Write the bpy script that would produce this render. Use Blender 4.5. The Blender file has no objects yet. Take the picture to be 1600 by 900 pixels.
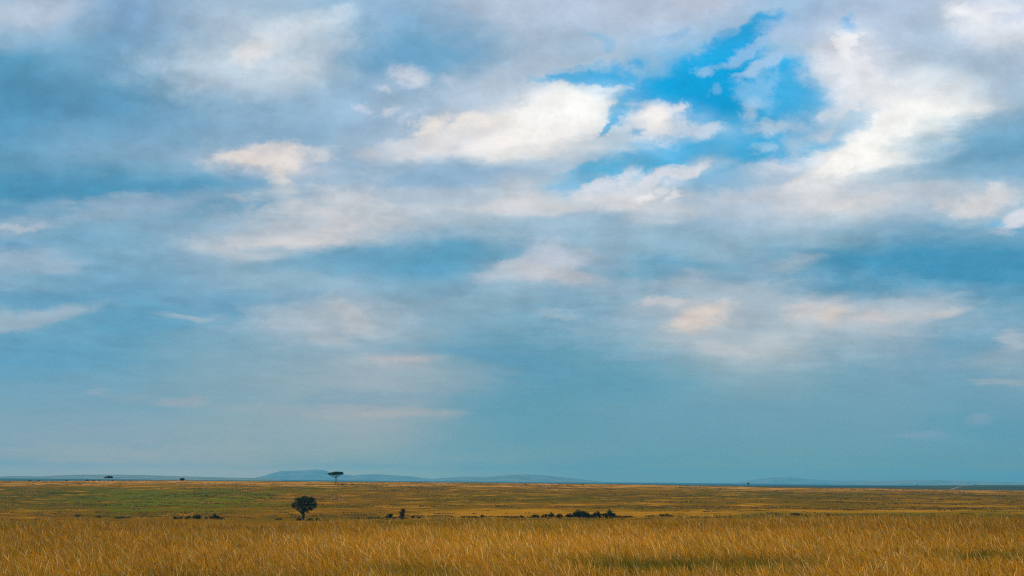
import bpy, math, random
import numpy as np
from mathutils import Matrix, Vector

SC = bpy.context.scene
COL = SC.collection
rad = math.radians

# ------------------------------------------------------------------ camera, sun, sky, exposure
F = 1556.0                                    # focal length in photo pixels (1600 wide)
PITCH = math.atan(300.5 / F)
ROLL = 0.0086
CAM = np.array([0.0, 0.0, 3.2])
_f = np.array([0, math.cos(PITCH), math.sin(PITCH)])
_u0 = np.array([0, -math.sin(PITCH), math.cos(PITCH)])
_r0 = np.array([1.0, 0, 0])
_r = _r0 * math.cos(ROLL) + _u0 * math.sin(ROLL)
_u = _u0 * math.cos(ROLL) - _r0 * math.sin(ROLL)

def ray(x, y):
    """direction towards a bearing / height, scaled so that its depth (y) is 1"""
    d = _f * F + _r * (x - 800) + _u * (450 - y)
    return d / d[1]

cd = bpy.data.cameras.new('camera')
cam = bpy.data.objects.new('camera', cd); COL.objects.link(cam)
cd.sensor_width = 36; cd.lens = 36 * F / 1600
cd.clip_start = 0.1; cd.clip_end = 90000
m = Matrix(((_r[0], _u[0], -_f[0], CAM[0]), (_r[1], _u[1], -_f[1], CAM[1]), (_r[2], _u[2], -_f[2], CAM[2]), (0, 0, 0, 1)))
cam.matrix_world = m
SC.camera = cam

SC.view_settings.view_transform = 'Standard'
SC.view_settings.look = 'None'
SC.view_settings.exposure = 0.0
SC.view_settings.gamma = 1.0
SC.cycles.max_bounces = 6
SC.cycles.transparent_max_bounces = 4
SC.cycles.volume_bounces = 0
SC.cycles.use_adaptive_sampling = True; SC.cycles.adaptive_threshold = 0.01; SC.cycles.adaptive_min_samples = 32; SC.cycles.filter_width = 1.1; SC.cycles.use_denoising = False; SC.cycles.denoiser = 'OPENIMAGEDENOISE'; SC.cycles.denoising_input_passes = 'RGB_ALBEDO_NORMAL'; SC.cycles.denoising_prefilter = 'ACCURATE'

SUN_EL, SUN_AZ = rad(40), rad(-52)            # bearing clockwise from +y
sd = bpy.data.lights.new('sun', 'SUN'); sd.energy = 5.0; sd.angle = rad(0.5); sd.color = (1.0, 0.83, 0.62)
sun = bpy.data.objects.new('sun', sd); COL.objects.link(sun)
sv = Vector((math.sin(SUN_AZ) * math.cos(SUN_EL), math.cos(SUN_AZ) * math.cos(SUN_EL), math.sin(SUN_EL)))
sun.rotation_euler = sv.to_track_quat('Z', 'Y').to_euler()

def lin(c):
    out = []
    for v in c:
        v = v / 255.0
        out.append(v / 12.92 if v <= 0.04045 else ((v + 0.055) / 1.055) ** 2.4)
    return tuple(out) + (1.0,)

HZ_COL, HZ_DEN, HZ_TOP, HZ_S = (0.12, 0.58, 0.88), 8.5e-5, 230.0, 18500.0
def veil(c, y):
    """sky colour (linear) that reads as c once the ground haze in front of it is added"""
    e = max((750.5 - y) / F, 1e-4); T = math.exp(-HZ_DEN * min(HZ_S, (HZ_TOP - 3) / math.sin(e)))
    return tuple(min(1.0, max(0.0, (v - 0.52 * h * (1 - T)) / T)) for v, h in zip(c[:3], HZ_COL)) + (1.0,)

class NT:
    """small helper to write node graphs"""
    def __init__(s, tree): s.t = tree; s.n = tree.nodes; s.l = tree.links
    def put(s, sock, v):
        if v is None: return
        if hasattr(v, 'is_output'): s.l.new(v, sock)
        else: sock.default_value = v
    def math(s, op, a, b=None, c=None, clamp=False):
        n = s.n.new('ShaderNodeMath'); n.operation = op; n.use_clamp = clamp
        s.put(n.inputs[0], a); s.put(n.inputs[1], b); s.put(n.inputs[2], c)
        return n.outputs[0]
    def vec(s, op, a, b=None, out=0):
        n = s.n.new('ShaderNodeVectorMath'); n.operation = op
        s.put(n.inputs[0], a)
        if b is not None: s.put(n.inputs[1], b)
        return n.outputs['Value'] if op in ('LENGTH', 'DOT_PRODUCT') else n.outputs[0]
    def scale(s, a, k):
        n = s.n.new('ShaderNodeVectorMath'); n.operation = 'SCALE'
        s.put(n.inputs[0], a); s.put(n.inputs['Scale'], k); return n.outputs[0]
    def comb(s, x, y, z=0.0):
        n = s.n.new('ShaderNodeCombineXYZ'); s.put(n.inputs[0], x); s.put(n.inputs[1], y); s.put(n.inputs[2], z); return n.outputs[0]
    def sep(s, v):
        n = s.n.new('ShaderNodeSeparateXYZ'); s.put(n.inputs[0], v); return n.outputs
    def noise(s, v, scale, detail=4, rough=0.5, dist=0.0, lac=2.0):
        n = s.n.new('ShaderNodeTexNoise'); n.noise_dimensions = '3D'
        s.put(n.inputs['Vector'], v); n.inputs['Scale'].default_value = scale; n.inputs['Detail'].default_value = detail
        n.inputs['Roughness'].default_value = rough; n.inputs['Distortion'].default_value = dist; n.inputs['Lacunarity'].default_value = lac
        return n.outputs
    def mr(s, v, a, b, c=0.0, d=1.0, smooth=False):
        n = s.n.new('ShaderNodeMapRange'); n.interpolation_type = 'SMOOTHSTEP' if smooth else 'LINEAR'; n.clamp = True
        for i, q in enumerate((v, a, b, c, d)): s.put(n.inputs[i], q)
        return n.outputs[0]
    def mix(s, f, a, b, mode='MIX'):
        n = s.n.new('ShaderNodeMix'); n.data_type = 'RGBA'; n.blend_type = mode; n.clamp_factor = True
        s.put(n.inputs[0], f); s.put(n.inputs[6], a); s.put(n.inputs[7], b); return n.outputs[2]
    def ramp(s, v, stops, interp='LINEAR'):
        n = s.n.new('ShaderNodeValToRGB'); s.put(n.inputs[0], v); cr = n.color_ramp; cr.interpolation = interp
        while len(cr.elements) < len(stops): cr.elements.new(1.0)
        for e, (p, c) in zip(cr.elements, stops): e.position = p; e.color = c
        return n.outputs[0]

world = bpy.data.worlds.new('World'); SC.world = world; world.use_nodes = True
world.node_tree.nodes.clear()
W = NT(world.node_tree)

# colour of the cloud deck, by bearing (17 columns) and height (rows), from the zenith side down to the horizon
GRID = {
  -70: "150,180,208 150,180,208 140,175,205 150,180,208 160,188,210 150,182,208 150,182,210 165,190,214 185,200,218 185,200,218 185,200,220 185,200,222 165,195,224 165,190,220 175,195,220 185,202,222 195,208,226",
  0: "165,190,213 150,180,207 133,170,204 150,180,206 168,192,213 150,185,210 145,180,210 157,186,212 183,199,217 180,196,216 186,200,220 190,203,222 165,196,225 165,191,220 175,195,220 180,198,222 195,208,226",
  80: "90,153,186 112,162,193 110,160,192 135,172,198 190,205,218 172,197,215 110,164,199 125,172,203 165,190,211 165,190,212 158,190,215 120,182,220 150,192,220 198,211,226 186,204,222 175,199,218 178,199,219",
  160: "80,146,182 92,152,186 90,152,186 122,167,196 122,167,198 140,178,205 150,182,208 168,192,212 210,218,226 185,208,224 70,176,224 20,166,222 90,182,225 150,198,226 215,223,232 195,210,222 165,190,210",
  240: "95,155,187 115,161,190 125,166,193 135,172,197 175,196,212 165,190,210 180,198,214 175,195,212 195,209,221 150,194,220 80,176,220 75,172,216 150,190,218 205,216,226 215,222,228 130,175,202 90,155,190",
  320: "73,146,181 80,149,183 100,158,188 112,164,192 150,180,202 185,199,211 166,189,208 176,195,209 198,208,215 172,193,209 180,199,213 165,190,210 183,199,213 198,208,216 180,197,210 180,198,211 150,184,206",
  400: "138,172,194 126,170,196 130,172,197 135,173,197 165,188,204 112,164,192 92,157,188 95,158,188 140,176,198 148,178,198 112,164,190 120,167,192 138,174,195 95,157,187 68,148,186 60,145,183 74,150,186",
  480: "112,163,190 106,161,189 97,158,188 108,162,190 120,168,192 160,184,198 145,175,192 135,170,190 130,170,190 115,163,188 145,176,195 178,190,200 168,185,197 176,189,199 172,187,198 130,170,192 98,158,188",
  560: "93,157,188 98,158,186 106,160,185 122,163,182 130,165,182 140,170,185 158,177,188 125,163,180 100,155,180 98,155,178 105,160,182 132,168,183 148,174,186 125,165,183 120,162,183 115,160,183 136,168,184",
  640: "118,160,180 120,160,180 120,160,180 125,162,178 135,165,178 145,168,178 150,168,178 115,158,175 95,153,175 97,153,173 104,157,177 105,157,177 109,158,177 108,158,178 110,158,178 105,157,178 103,155,178",
  748: "143,163,174 145,164,174 147,165,174 146,165,174 140,163,173 133,162,172 124,161,172 115,158,172 105,155,172 98,153,172 96,152,171 95,152,171 95,152,171 94,151,171 92,150,170 90,149,170 88,148,170",
  736: "140,163,175 142,164,175 145,165,175 145,165,175 138,163,173 130,162,173 122,161,173 113,158,173 104,155,172 97,153,172 95,153,172 95,153,172 95,153,172 95,153,172 94,152,172 92,151,172 90,150,172",
  720: "140,163,175 142,164,175 145,165,175 145,165,175 138,163,173 130,162,173 122,161,173 113,158,173 104,155,172 97,153,172 95,153,172 95,153,172 95,153,172 95,153,172 94,152,172 92,151,172 90,150,172",
  690: "133,162,177 134,162,177 135,163,177 137,164,176 137,164,175 138,165,175 138,164,175 113,158,174 98,154,173 97,153,172 99,154,174 99,154,174 101,155,174 101,155,174 101,155,175 98,154,175 96,152,174",
}
KR = _r[2] / _r[0]                            # the deck is read along lines tilted with the cloud layer
def skyuv(x, y):
    d = ray(x, y); return d[0], d[2] - KR * d[0]

tc = W.n.new('ShaderNodeTexCoord')
D = W.vec('NORMALIZE', tc.outputs['Generated'])
dx, dy, dz = W.sep(D)
yy = W.math('MAXIMUM', dy, 0.25)
U0 = W.math('DIVIDE', dx, yy)
V0 = W.math('SUBTRACT', W.math('DIVIDE', dz, yy), W.math('MULTIPLY', U0, KR))
zz = W.math('ADD', W.math('MAXIMUM', dz, 0.0), 0.13)
# cloud layer coordinates: a flat layer seen in perspective
Q = W.comb(W.math('DIVIDE', dx, zz), W.math('DIVIDE', dy, zz), 0.0)
WQ = W.noise(W.vec('ADD', Q, (3.1, 7.7, 0)), 1.6, 4, 0.6)[1]
WQ2 = W.noise(W.vec('ADD', Q, (13.1, 2.7, 0)), 6.5, 5, 0.62)[1]
wv = W.vec('SUBTRACT', WQ, (.5, .5, .5)); wv2 = W.vec('SUBTRACT', WQ2, (.5, .5, .5))
vf = W.math('ADD', W.math('MAXIMUM', V0, 0.0), 0.12)       # smaller displacements towards the horizon
wsum = W.vec('ADD', W.vec('MULTIPLY', wv, (0.16, 0.075, 0)), W.vec('MULTIPLY', wv2, (0.07, 0.045, 0)))
wsum = W.scale(wsum, W.math('MULTIPLY', vf, 1.9))
P0 = W.comb(U0, V0, 0.0)
vf2 = W.mr(V0, 0.0, 0.30, 0.25, 1.0)
P = W.vec('ADD', P0, wsum)
pu, pv, _ = W.sep(P)
rows = sorted(GRID, reverse=True)
colr = None; prev = None
for y in rows:
    cols = [tuple(int(q) for q in c.split(',')) for c in GRID[y].split()]
    stops = [((skyuv(100 * i, y)[0] + 0.7) / 1.4, veil(lin(c), y)) for i, c in enumerate(cols)]
    vrow = skyuv(800, y)[1]
    rc = W.ramp(W.math('MULTIPLY_ADD', pu, 1 / 1.4, 0.5), stops, 'CARDINAL')
    colr = rc if colr is None else W.mix(W.mr(pv, prev, vrow), colr, rc)
    prev = vrow

# noise that ragged cloud edges follow
PS = W.comb(U0, W.math('MULTIPLY', W.math('POWER', W.math('MAXIMUM', V0, 0.001), 0.75), 1.25), 0.7)
NEa = W.noise(W.vec('ADD', Q, W.scale(wv, 0.35)), 3.2, 3, 0.55)[0]
NEb = W.noise(W.vec('ADD', PS, W.scale(wv2, 0.05)), 17.0, 8, 0.68)[0]
NE = W.math('MULTIPLY_ADD', NEb, 0.62, W.math('MULTIPLY', NEa, 0.38))
NF = W.noise(W.vec('ADD', W.vec('MULTIPLY', Q, (1.0, 1.0, 1.0)), (5.3, 1.7, 2.0)), 10.0, 8, 0.6)[0]
NR0 = W.noise(Q, 5.0, 7, 0.58)[0]
NR1 = W.noise(W.vec('ADD', Q, (0.035, -0.06, 0.0)), 5.0, 7, 0.58)[0]
NW = W.noise(W.vec('MULTIPLY', Q, (1.0, 2.2, 1.0)), 2.2, 6, 0.55)[0]

BLUE = (0, 163, 221); BLUE2 = (66, 174, 221); WHITE = (252, 250, 246); WARM = (238, 230, 222)
FW = W.vec('SUBTRACT', W.noise(W.vec('ADD', PS, (4.2, 9.1, 0.3)), 22.0, 7, 0.66)[1], (.5, .5, .5))
P0 = W.vec('ADD', P0, W.scale(W.vec('MULTIPLY', FW, (0.072, 0.045, 0)), vf2))
# x, y, rx, ry, tilt(deg, + = right end up), colour, opacity, softness, raggedness
BLOBS = [
  # the gap of blue
  (1095,152,150,50,10,BLUE,1.0,0.55,1.2), (1000,170,60,40,0,BLUE,.9,0.65,1.4), (1235,150,66,50,0,(40,172,226),.95,0.95,1.4), (1150,66,75,15,30,(20,165,224),.95,0.95,1.9),
  (1195,36,26,16,40,BLUE,.95,0.85,1.5), (1320,50,9,24,0,(60,170,225),.85,1.1,1.2), (1005,240,150,30,8,BLUE2,.9,.6,1.3),
  (920,122,60,14,-8,(90,178,225),.8,0.95,1.8), (1120,218,120,32,0,(45,170,222),.85,0.95,1.4), (945,275,80,18,10,(100,178,216),.8,1,1.3), (1290,225,50,16,24,(80,178,224),.85,0.95,1.5),
  (950,57,12,10,0,(135,188,222),.7,1.2,.9), (1058,40,9,6,0,(140,185,222),.7,1.2,.9), (1115,42,8,7,0,(135,185,222),.6,1.3,.9), (735,165,8,10,40,(140,190,220),.8,1.1,1.2),
  (925,116,70,13,-6,(40,168,224),.8,.7,1.7), (960,180,26,26,0,BLUE,.85,.6,1.3), (915,246,60,18,6,(88,178,220),.8,.8,1.4), (1140,128,50,26,0,BLUE,.9,.6,1.3), (1255,120,44,24,0,(20,168,224),.9,.6,1.4), (1120,245,90,14,8,(60,172,220),.75,.8,1.5),
  # haze sheets over the gap
  (1180,155,34,24,30,(140,193,228),.6,.9,2.6), (1172,178,14,12,30,(165,200,228),.8,1.1,1.6), (1195,100,44,8,30,(165,196,226),.8,0.95,2.2), (1170,80,44,7,30,(140,185,224),.8,0.95,2.2),
  (1210,198,44,11,4,(178,205,228),.9,0.95,1.8), (1190,228,20,8,0,(160,200,226),.8,1.1,1.8), (1283,180,18,9,20,(196,212,230),.9,1.1,1.3), (1240,45,40,20,0,(172,196,224),.7,1.1,1.5),
  (1108,106,12,7,0,(140,188,224),.8,1.1,1.5), (1118,142,9,8,0,(110,182,226),.7,1.1,1.5), (952,132,26,6,0,(176,204,226),.85,1.1,1.8), (960,245,20,8,0,(130,190,222),.7,1.1,1.8), (1320,152,14,22,0,(160,200,228),.8,1.1,1.8),
  # large lit cloud in the middle
  (790,130,100,36,16,(186,202,218),.8,1.1,1.2), (855,185,98,48,4,(222,226,230),.95,0.95,1.0), (865,168,80,33,6,WHITE,1.0,0.95,.9), (815,208,100,27,4,(246,242,238),.95,0.95,.9),
  (715,206,50,14,28,(236,228,222),.85,0.95,1.6), (672,198,26,12,26,(246,236,226),.9,1.1,1.3), (760,196,40,12,10,(238,232,226),.8,0.95,1.4), (650,226,110,13,10,(214,214,216),.7,0.95,1.3), (830,232,120,13,0,(226,226,224),.7,1,1.0),
  (815,162,16,8,20,(186,198,212),.5,1.3,1.3), (640,117,26,12,5,(210,216,226),.9,1.1,1.3), (594,143,13,6,0,(206,213,224),.7,1.2,1.2), (612,175,16,5,20,(206,212,222),.8,1.1,1.3), (640,186,18,6,40,(196,206,220),.7,1.2,1.3),
  (710,122,14,7,20,(186,200,218),.7,1.2,1.2), (570,171,9,5,0,(196,206,222),.7,1.2,1.2), (880,258,60,14,6,(196,208,218),.7,1.1,1.2),
  # small bright cloud
  (960,218,44,9,10,(186,208,224),.85,0.95,1.6), (1090,203,44,10,-4,(196,214,230),.85,0.95,1.6), (1028,192,40,21,24,(216,222,230),.95,0.95,1.1), (1026,184,29,17,36,(246,243,240),1.0,1.1,.9), (1062,168,10,8,40,(225,228,234),.8,1.1,1.3),
  (972,172,14,26,-20,(60,175,225),.75,1.0,1.8), (948,205,22,6,30,BLUE2,.8,.7,1.4), (895,120,60,9,-4,(60,172,224),.8,.7,1.6), (1000,205,16,5,10,BLUE2,.6,.8,1.4), (935,262,46,8,6,(80,176,218),.7,.8,1.5),
  # lit cloud right of the gap
  (1345,118,66,48,-20,(212,220,231),.95,0.95,1.2), (1325,70,13,26,6,(230,233,238),.95,0.95,1.1), (1305,92,30,24,0,(214,221,231),.9,1.1,1.2), (1400,170,95,52,0,(226,230,234),.9,0.95,.9),
  (1355,215,60,14,26,(222,227,232),.9,0.95,1.2), (1425,190,74,46,60,(250,248,244),.95,0.95,.8), (1375,240,104,27,24,(252,248,242),1.0,0.95,.9), (1415,228,80,34,30,(252,249,244),.9,1,.8),
  (1345,158,9,6,0,(150,200,228),.5,1.1,1.6), (1352,172,16,5,30,(150,200,228),.5,1.1,1.8), (1330,195,34,10,20,(168,204,228),.8,1.1,1.8),
  (1320,264,60,16,6,(214,218,224),.8,1,1.0), (1225,262,50,12,0,(185,203,220),.8,0.95,1.6), (1245,282,20,8,30,(226,223,222),.8,1.1,1.2), (1222,258,26,5,0,(206,214,224),.7,1.1,1.4),
  (1315,312,52,12,4,(228,223,218),.85,1,1.1), (1180,310,130,14,0,(206,210,216),.6,1.2,1.1), (1535,316,44,13,14,(216,215,216),.85,0.95,1.1), (1478,322,16,9,30,(208,208,212),.7,1.2,1.2),
  (1588,345,34,12,14,(212,216,224),.95,0.95,1.0), (1556,348,14,5,0,(110,180,216),.7,1.1,1.2), (1400,302,110,14,0,(198,206,214),.5,1.3,1.0),
  (1565,40,60,28,4,(222,226,234),.9,1,1.2), (1548,36,34,16,4,(243,243,244),.9,1.2,.9), (1588,22,20,7,20,(190,202,220),.6,1.2,1.5), (1500,120,110,36,0,(168,192,212),.5,1.3,.9),
  (1530,232,110,26,-4,(112,166,196),.75,1.3,1.0), (1480,275,110,12,6,(135,178,204),.6,1.3,1.0),
  (1332,108,30,24,-20,(232,235,240),.85,.55,1.4), (1325,72,12,20,6,(240,241,243),.85,.55,1.3), (1385,196,34,22,50,WHITE,.9,.55,1.2), (1330,248,50,13,26,(250,246,240),.9,.5,1.3), (1365,140,40,20,-20,(232,235,238),.7,.8,1.3),
  # wisps on the left of the gap bottom
  (1060,270,44,8,22,(224,224,228),.95,0.95,1.5), (1025,286,60,12,26,(206,213,222),.95,0.95,1.5), (970,282,24,10,26,(208,216,224),.9,1.1,1.6), (930,292,20,8,30,(204,210,220),.9,1.1,1.5),
  (985,308,40,20,14,(208,212,218),.9,0.95,1.2), (1003,302,32,7,22,(240,238,236),.8,1.1,.9), (1012,314,28,7,34,(196,204,214),.8,1.1,1.2), (1046,300,14,4,40,(232,232,234),.7,1.1,.9), (1005,330,60,14,0,(198,206,214),.7,1.1,1.0), (905,336,34,12,0,(170,192,210),.7,1.2,1.5),
  # left clouds
  (400,88,130,46,12,(188,205,218),.75,1.2,1.1), (445,55,70,20,24,(206,216,224),.7,1.1,1.4), (398,76,24,13,30,(226,224,224),.75,1.4,1.2), (490,85,50,14,20,(206,214,222),.6,1.2,1.4),
  (50,18,60,20,8,(190,200,214),.6,1.2,1.2),
  (660,72,130,28,-2,(108,164,200),.7,1.3,.9), (330,205,230,26,2,(118,163,194),.55,1.3,1.0), (100,172,170,30,0,(84,148,184),.6,1.3,.9),
  (490,318,110,34,6,(198,204,210),.85,1,1.1),  
  (640,268,170,24,2,(140,175,202),.95,0.95,.9), (515,262,60,18,24,(146,179,206),.95,0.95,1.1), (475,280,36,9,40,(150,180,206),.9,0.95,1.2), (600,300,120,10,2,(150,180,204),.6,1.1,1.0),
  (395,272,46,13,-8,(136,172,202),.9,0.95,1.1), (425,247,72,14,0,(218,213,212),.95,0.95,1.1), (410,243,52,7,0,(232,224,218),.8,0.95,1.0), (448,262,26,14,0,(226,219,214),.95,0.95,1.1), (438,278,12,13,0,(228,220,214),.95,0.95,1.2),
  (820,315,120,14,-4,(214,212,212),.7,1.2,1.0), (560,345,120,22,12,(196,202,208),.6,1.3,1.2), (450,372,110,15,4,(203,205,208),.75,1.1,1.2), (700,292,120,14,0,(184,198,210),.6,1.2,1.0),
  (500,316,80,22,10,(205,208,212),.75,1.2,1.2), (432,306,26,20,30,(230,223,216),.9,.85,1.3), (425,322,20,12,0,(222,216,212),.8,.9,1.3), (384,303,26,6,0,(228,218,211),.9,.8,1.2), (402,318,14,5,30,(150,180,204),.6,.9,1.4),
  (505,362,90,12,14,(208,208,210),.6,1.1,1.2), (470,378,70,8,4,(210,208,207),.7,1.0,1.1), (380,392,60,7,0,(184,194,202),.6,1.0,1.1),
  (180,300,260,26,2,(76,148,184),.8,1,.9), (40,318,140,22,0,(72,146,182),.8,1,.9), (190,332,130,14,6,(160,180,198),.65,1,1.0), (200,350,200,20,0,(140,172,194),.5,1.2,1.0),
  (20,356,46,6,0,(186,196,207),.65,0.95,1.1), (14,386,26,9,-8,(92,152,186),.8,1.2,1.0), (95,414,26,8,0,(160,178,194),.6,1.4,1.0), (30,402,60,14,0,(160,180,196),.5,1.2,1.0),
  # dark bands across the middle
  (660,398,170,27,-1,(90,156,188),.85,1.1,.9), (480,418,140,12,0,(116,166,192),.6,1.2,.9), (900,352,140,16,0,(128,170,194),.5,1.2,1.0),
  (1400,392,240,18,0,(92,156,187),.6,1.2,1.0), (1450,425,210,26,1,(60,145,184),.85,1.1,.9), (1350,440,150,14,3,(66,148,184),.6,1.1,.9), (1100,425,160,14,-4,(104,160,188),.6,1.2,.9),
  (1230,408,40,8,0,(170,186,198),.6,1.1,1.0), (1180,375,150,14,0,(150,180,196),.5,1.2,1.0),
  (850,415,72,15,8,(186,194,204),.85,0.95,1.3), (862,398,24,22,-30,(184,194,206),.8,1.2,1.2), (880,432,60,9,-14,(192,194,200),.7,1,1.2), (790,412,20,6,10,(190,198,208),.7,1.3,1.2),
  (1075,433,30,9,0,(172,186,198),.6,1.4,1.2), (1120,446,100,10,-4,(170,186,198),.5,1.1,1.2),
  # lower clouds
  (1210,500,230,48,2,(164,184,196),.7,1.3,1.2), (1040,474,44,9,14,(196,198,202),.85,0.95,1.3), (1095,492,42,15,18,(216,204,196),.9,1,1.2), (1085,500,30,9,0,(224,208,196),.6,1.4,1.0),
  (1275,488,40,14,0,(204,202,202),.8,1,1.2), (1292,498,14,13,40,(218,206,196),.8,1.3,1.0), (1200,540,50,16,0,(188,196,200),.6,1.2,1.2), (1130,545,50,9,-10,(190,194,198),.5,1.1,1.2),
  (1385,492,60,9,12,(206,200,198),.85,0.95,1.2), (1465,494,36,6,8,(212,204,200),.8,1,1.2), (1400,510,130,12,0,(176,188,196),.6,1.1,1.1), (1420,470,80,14,-4,(160,184,200),.6,1,1.2),
  (1500,455,200,10,0,(98,158,189),.5,1.2,1.0), (1540,520,100,20,0,(102,158,187),.5,1.3,.9), (1570,560,60,16,6,(146,170,184),.6,1.1,1.1), (1555,592,50,5,2,(158,172,180),.6,1,1.0), (1590,535,16,8,0,(176,188,198),.7,1.2,1.0),
  (1532,657,16,6,6,(148,166,182),.6,1.3,1.2), (1435,682,36,4,4,(126,160,182),.6,1,1.0), (1560,672,90,14,0,(84,150,178),.45,1.3,.8),
  (50,498,90,11,6,(156,176,190),.85,0.95,1.1), (296,490,38,5,0,(178,187,195),.6,1.3,1.0), (225,505,70,14,0,(86,153,186),.5,1.2,.9), (60,462,90,12,0,(84,152,186),.5,1.2,.9),
  (420,475,90,20,0,(98,156,188),.6,1.2,.9), (500,500,110,26,4,(170,184,194),.75,1.1,1.2), (545,490,34,15,-30,(186,190,194),.7,1.3,1.2), (545,540,60,9,-18,(178,186,192),.6,1.1,1.1),
  (625,558,44,8,0,(190,186,188),.85,1,1.2), (600,590,140,26,0,(148,170,182),.5,1.3,1.0), (680,545,110,16,0,(112,160,184),.6,1.2,.9), (790,560,90,14,-8,(92,153,183),.6,1.1,.9),
  (285,628,36,7,0,(152,165,178),.7,1,1.2), (215,618,30,5,0,(140,164,178),.5,1.4,1.1), (165,612,20,4,0,(150,170,182),.5,1.3,1.0), (590,645,90,8,-1,(168,172,176),.8,1,1.1), (450,638,120,7,0,(146,165,176),.6,1.1,1.0),
  (560,622,90,10,0,(118,158,178),.6,1.1,.9), (80,550,120,18,0,(92,156,187),.5,1.2,.9), (930,600,110,18,0,(88,152,178),.5,1.2,.9), (1020,560,60,6,0,(132,168,188),.5,1.1,1.0), (1080,500,1,1,0,(0,0,0),0,1.6,1),
  (865,488,30,5,0,(158,180,194),.6,1.3,1.0), (30,590,60,10,0,(90,155,185),.4,1.2,.9),
]
# lit clouds melt downwards into a soft skirt
full = []
for b_ in BLOBS:
    if b_[6] > 0 and min(b_[5]) > 185 and b_[2] >= 26 and b_[8] > 1.05 or b_[5] in (WHITE,):
        full.append((b_[0] + 4, b_[1] + b_[3] * .55, b_[2] * 1.25, b_[3] * 1.35, b_[4], b_[5], b_[6] * .38, 1.7, .9))
    full.append(b_)
BLOBS = full
frames = {}
for bi, (bx, by, rx, ry, tilt, c, op, soft, rag) in enumerate(BLOBS):
    if op == 0: continue
    if bi % 30 == 29:                          # keeps the graph evaluated in order (its stack is small)
        tie = W.vec('MULTIPLY', colr, (1e-7, 1e-7, 0))
        P0 = W.vec('ADD', P0, tie); P = W.vec('ADD', P, tie); frames = {}
    cu, cv = skyuv(bx, by)
    ku = abs(skyuv(bx + 1, by)[0] - cu); kv = abs(skyuv(bx, by + 1)[1] - cv)
    tq = int(round(tilt / 10.0)) * 10; key = (rag > 1.05, tq)
    ca, sa = math.cos(rad(tq)), math.sin(rad(tq))
    if key not in frames:                      # the deck seen in a turned frame, shared by clouds of one slant
        src = P0 if key[0] else P
        frames[key] = src if tq == 0 else W.comb(W.vec('DOT_PRODUCT', src, (ca, sa, 0)), W.vec('DOT_PRODUCT', src, (-sa, ca, 0)), 0.0)
    su, s_v = 1 / (rx * ku * 1.1), 1 / (ry * kv * 1.1)
    n = W.n.new('ShaderNodeVectorMath'); n.operation = 'MULTIPLY_ADD'
    W.l.new(frames[key], n.inputs[0]); n.inputs[1].default_value = (su, s_v, 0)
    n.inputs[2].default_value = (-(cu * ca + cv * sa) * su, -(-cu * sa + cv * ca) * s_v, 0)
    r = W.vec('LENGTH', n.outputs[0])
    ns = NE if rag > 1.05 else NW
    e = W.math('MULTIPLY_ADD', ns, rag * 2.3, W.math('SUBTRACT', 1.0 - rag * 1.15, r))
    wgt = W.mr(e, -soft * 0.6, soft * 0.6, 0.0, op, smooth=True)
    colr = W.mix(wgt, colr, veil(lin(c), by))

# fine relief and mottling of the deck
rel = W.math('SUBTRACT', NR0, NR1)
gain = W.math('MULTIPLY_ADD', rel, 0.36, 1.0)
gain = W.math('MULTIPLY', gain, W.math('MULTIPLY_ADD', W.math('SUBTRACT', NF, 0.5), 0.10, 1.0))
# lit tops and shaded undersides of the puffs
PSs = W.vec('ADD', PS, (0.012, -0.022, 0.0))
puff = W.math('SUBTRACT', W.noise(PS, 15.0, 5, 0.6)[0], W.noise(PSs, 15.0, 5, 0.6)[0])
gain = W.math('ADD', gain, W.math('MULTIPLY', puff, 0.42))
gain = W.math('ADD', gain, W.math('MULTIPLY', W.math('SUBTRACT', W.mr(NE, .44, .57, smooth=True), .5), .085))
fadeh = W.mr(V0, 0.02, 0.20)
gain = W.math('ADD', W.math('MULTIPLY', W.math('SUBTRACT', gain, 1.0), fadeh), 1.0)
colr = W.scale(colr, gain)
# behind and far to the side: plain broken deck
GN = W.noise(Q, 1.3, 7, 0.55)[0]
gen = W.ramp(GN, [(0.30, lin((70, 150, 200))), (0.45, lin((125, 170, 198))), (0.6, lin((175, 195, 212))), (0.72, lin((225, 226, 228)))])
hd = W.math('DIVIDE', dy, W.math('SQRT', W.math('MAXIMUM', W.math('SUBTRACT', 1.0, W.math('MULTIPLY', dz, dz)), 0.01)))
wf = W.math('MULTIPLY', W.mr(hd, 0.70, 0.84, smooth=True), W.mr(dz, 0.62, 0.48, smooth=True))
colr = W.mix(wf, gen, colr)
sky = W.n.new('ShaderNodeTexSky'); sky.sky_type = 'NISHITA'; sky.sun_disc = False
sky.sun_elevation = SUN_EL; sky.sun_rotation = SUN_AZ; sky.altitude = 1500; sky.air_density = 1.0; sky.dust_density = 1.0; sky.ozone_density = 2.0
colr = W.scale(colr, 10.0)
final = W.mix(0.96, sky.outputs[0], colr)
bg = W.n.new('ShaderNodeBackground'); W.l.new(final, bg.inputs[0]); bg.inputs[1].default_value = 0.1
wo = W.n.new('ShaderNodeOutputWorld'); W.l.new(bg.outputs[0], wo.inputs[0])
world.cycles.sampling_method = 'NONE'

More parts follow.
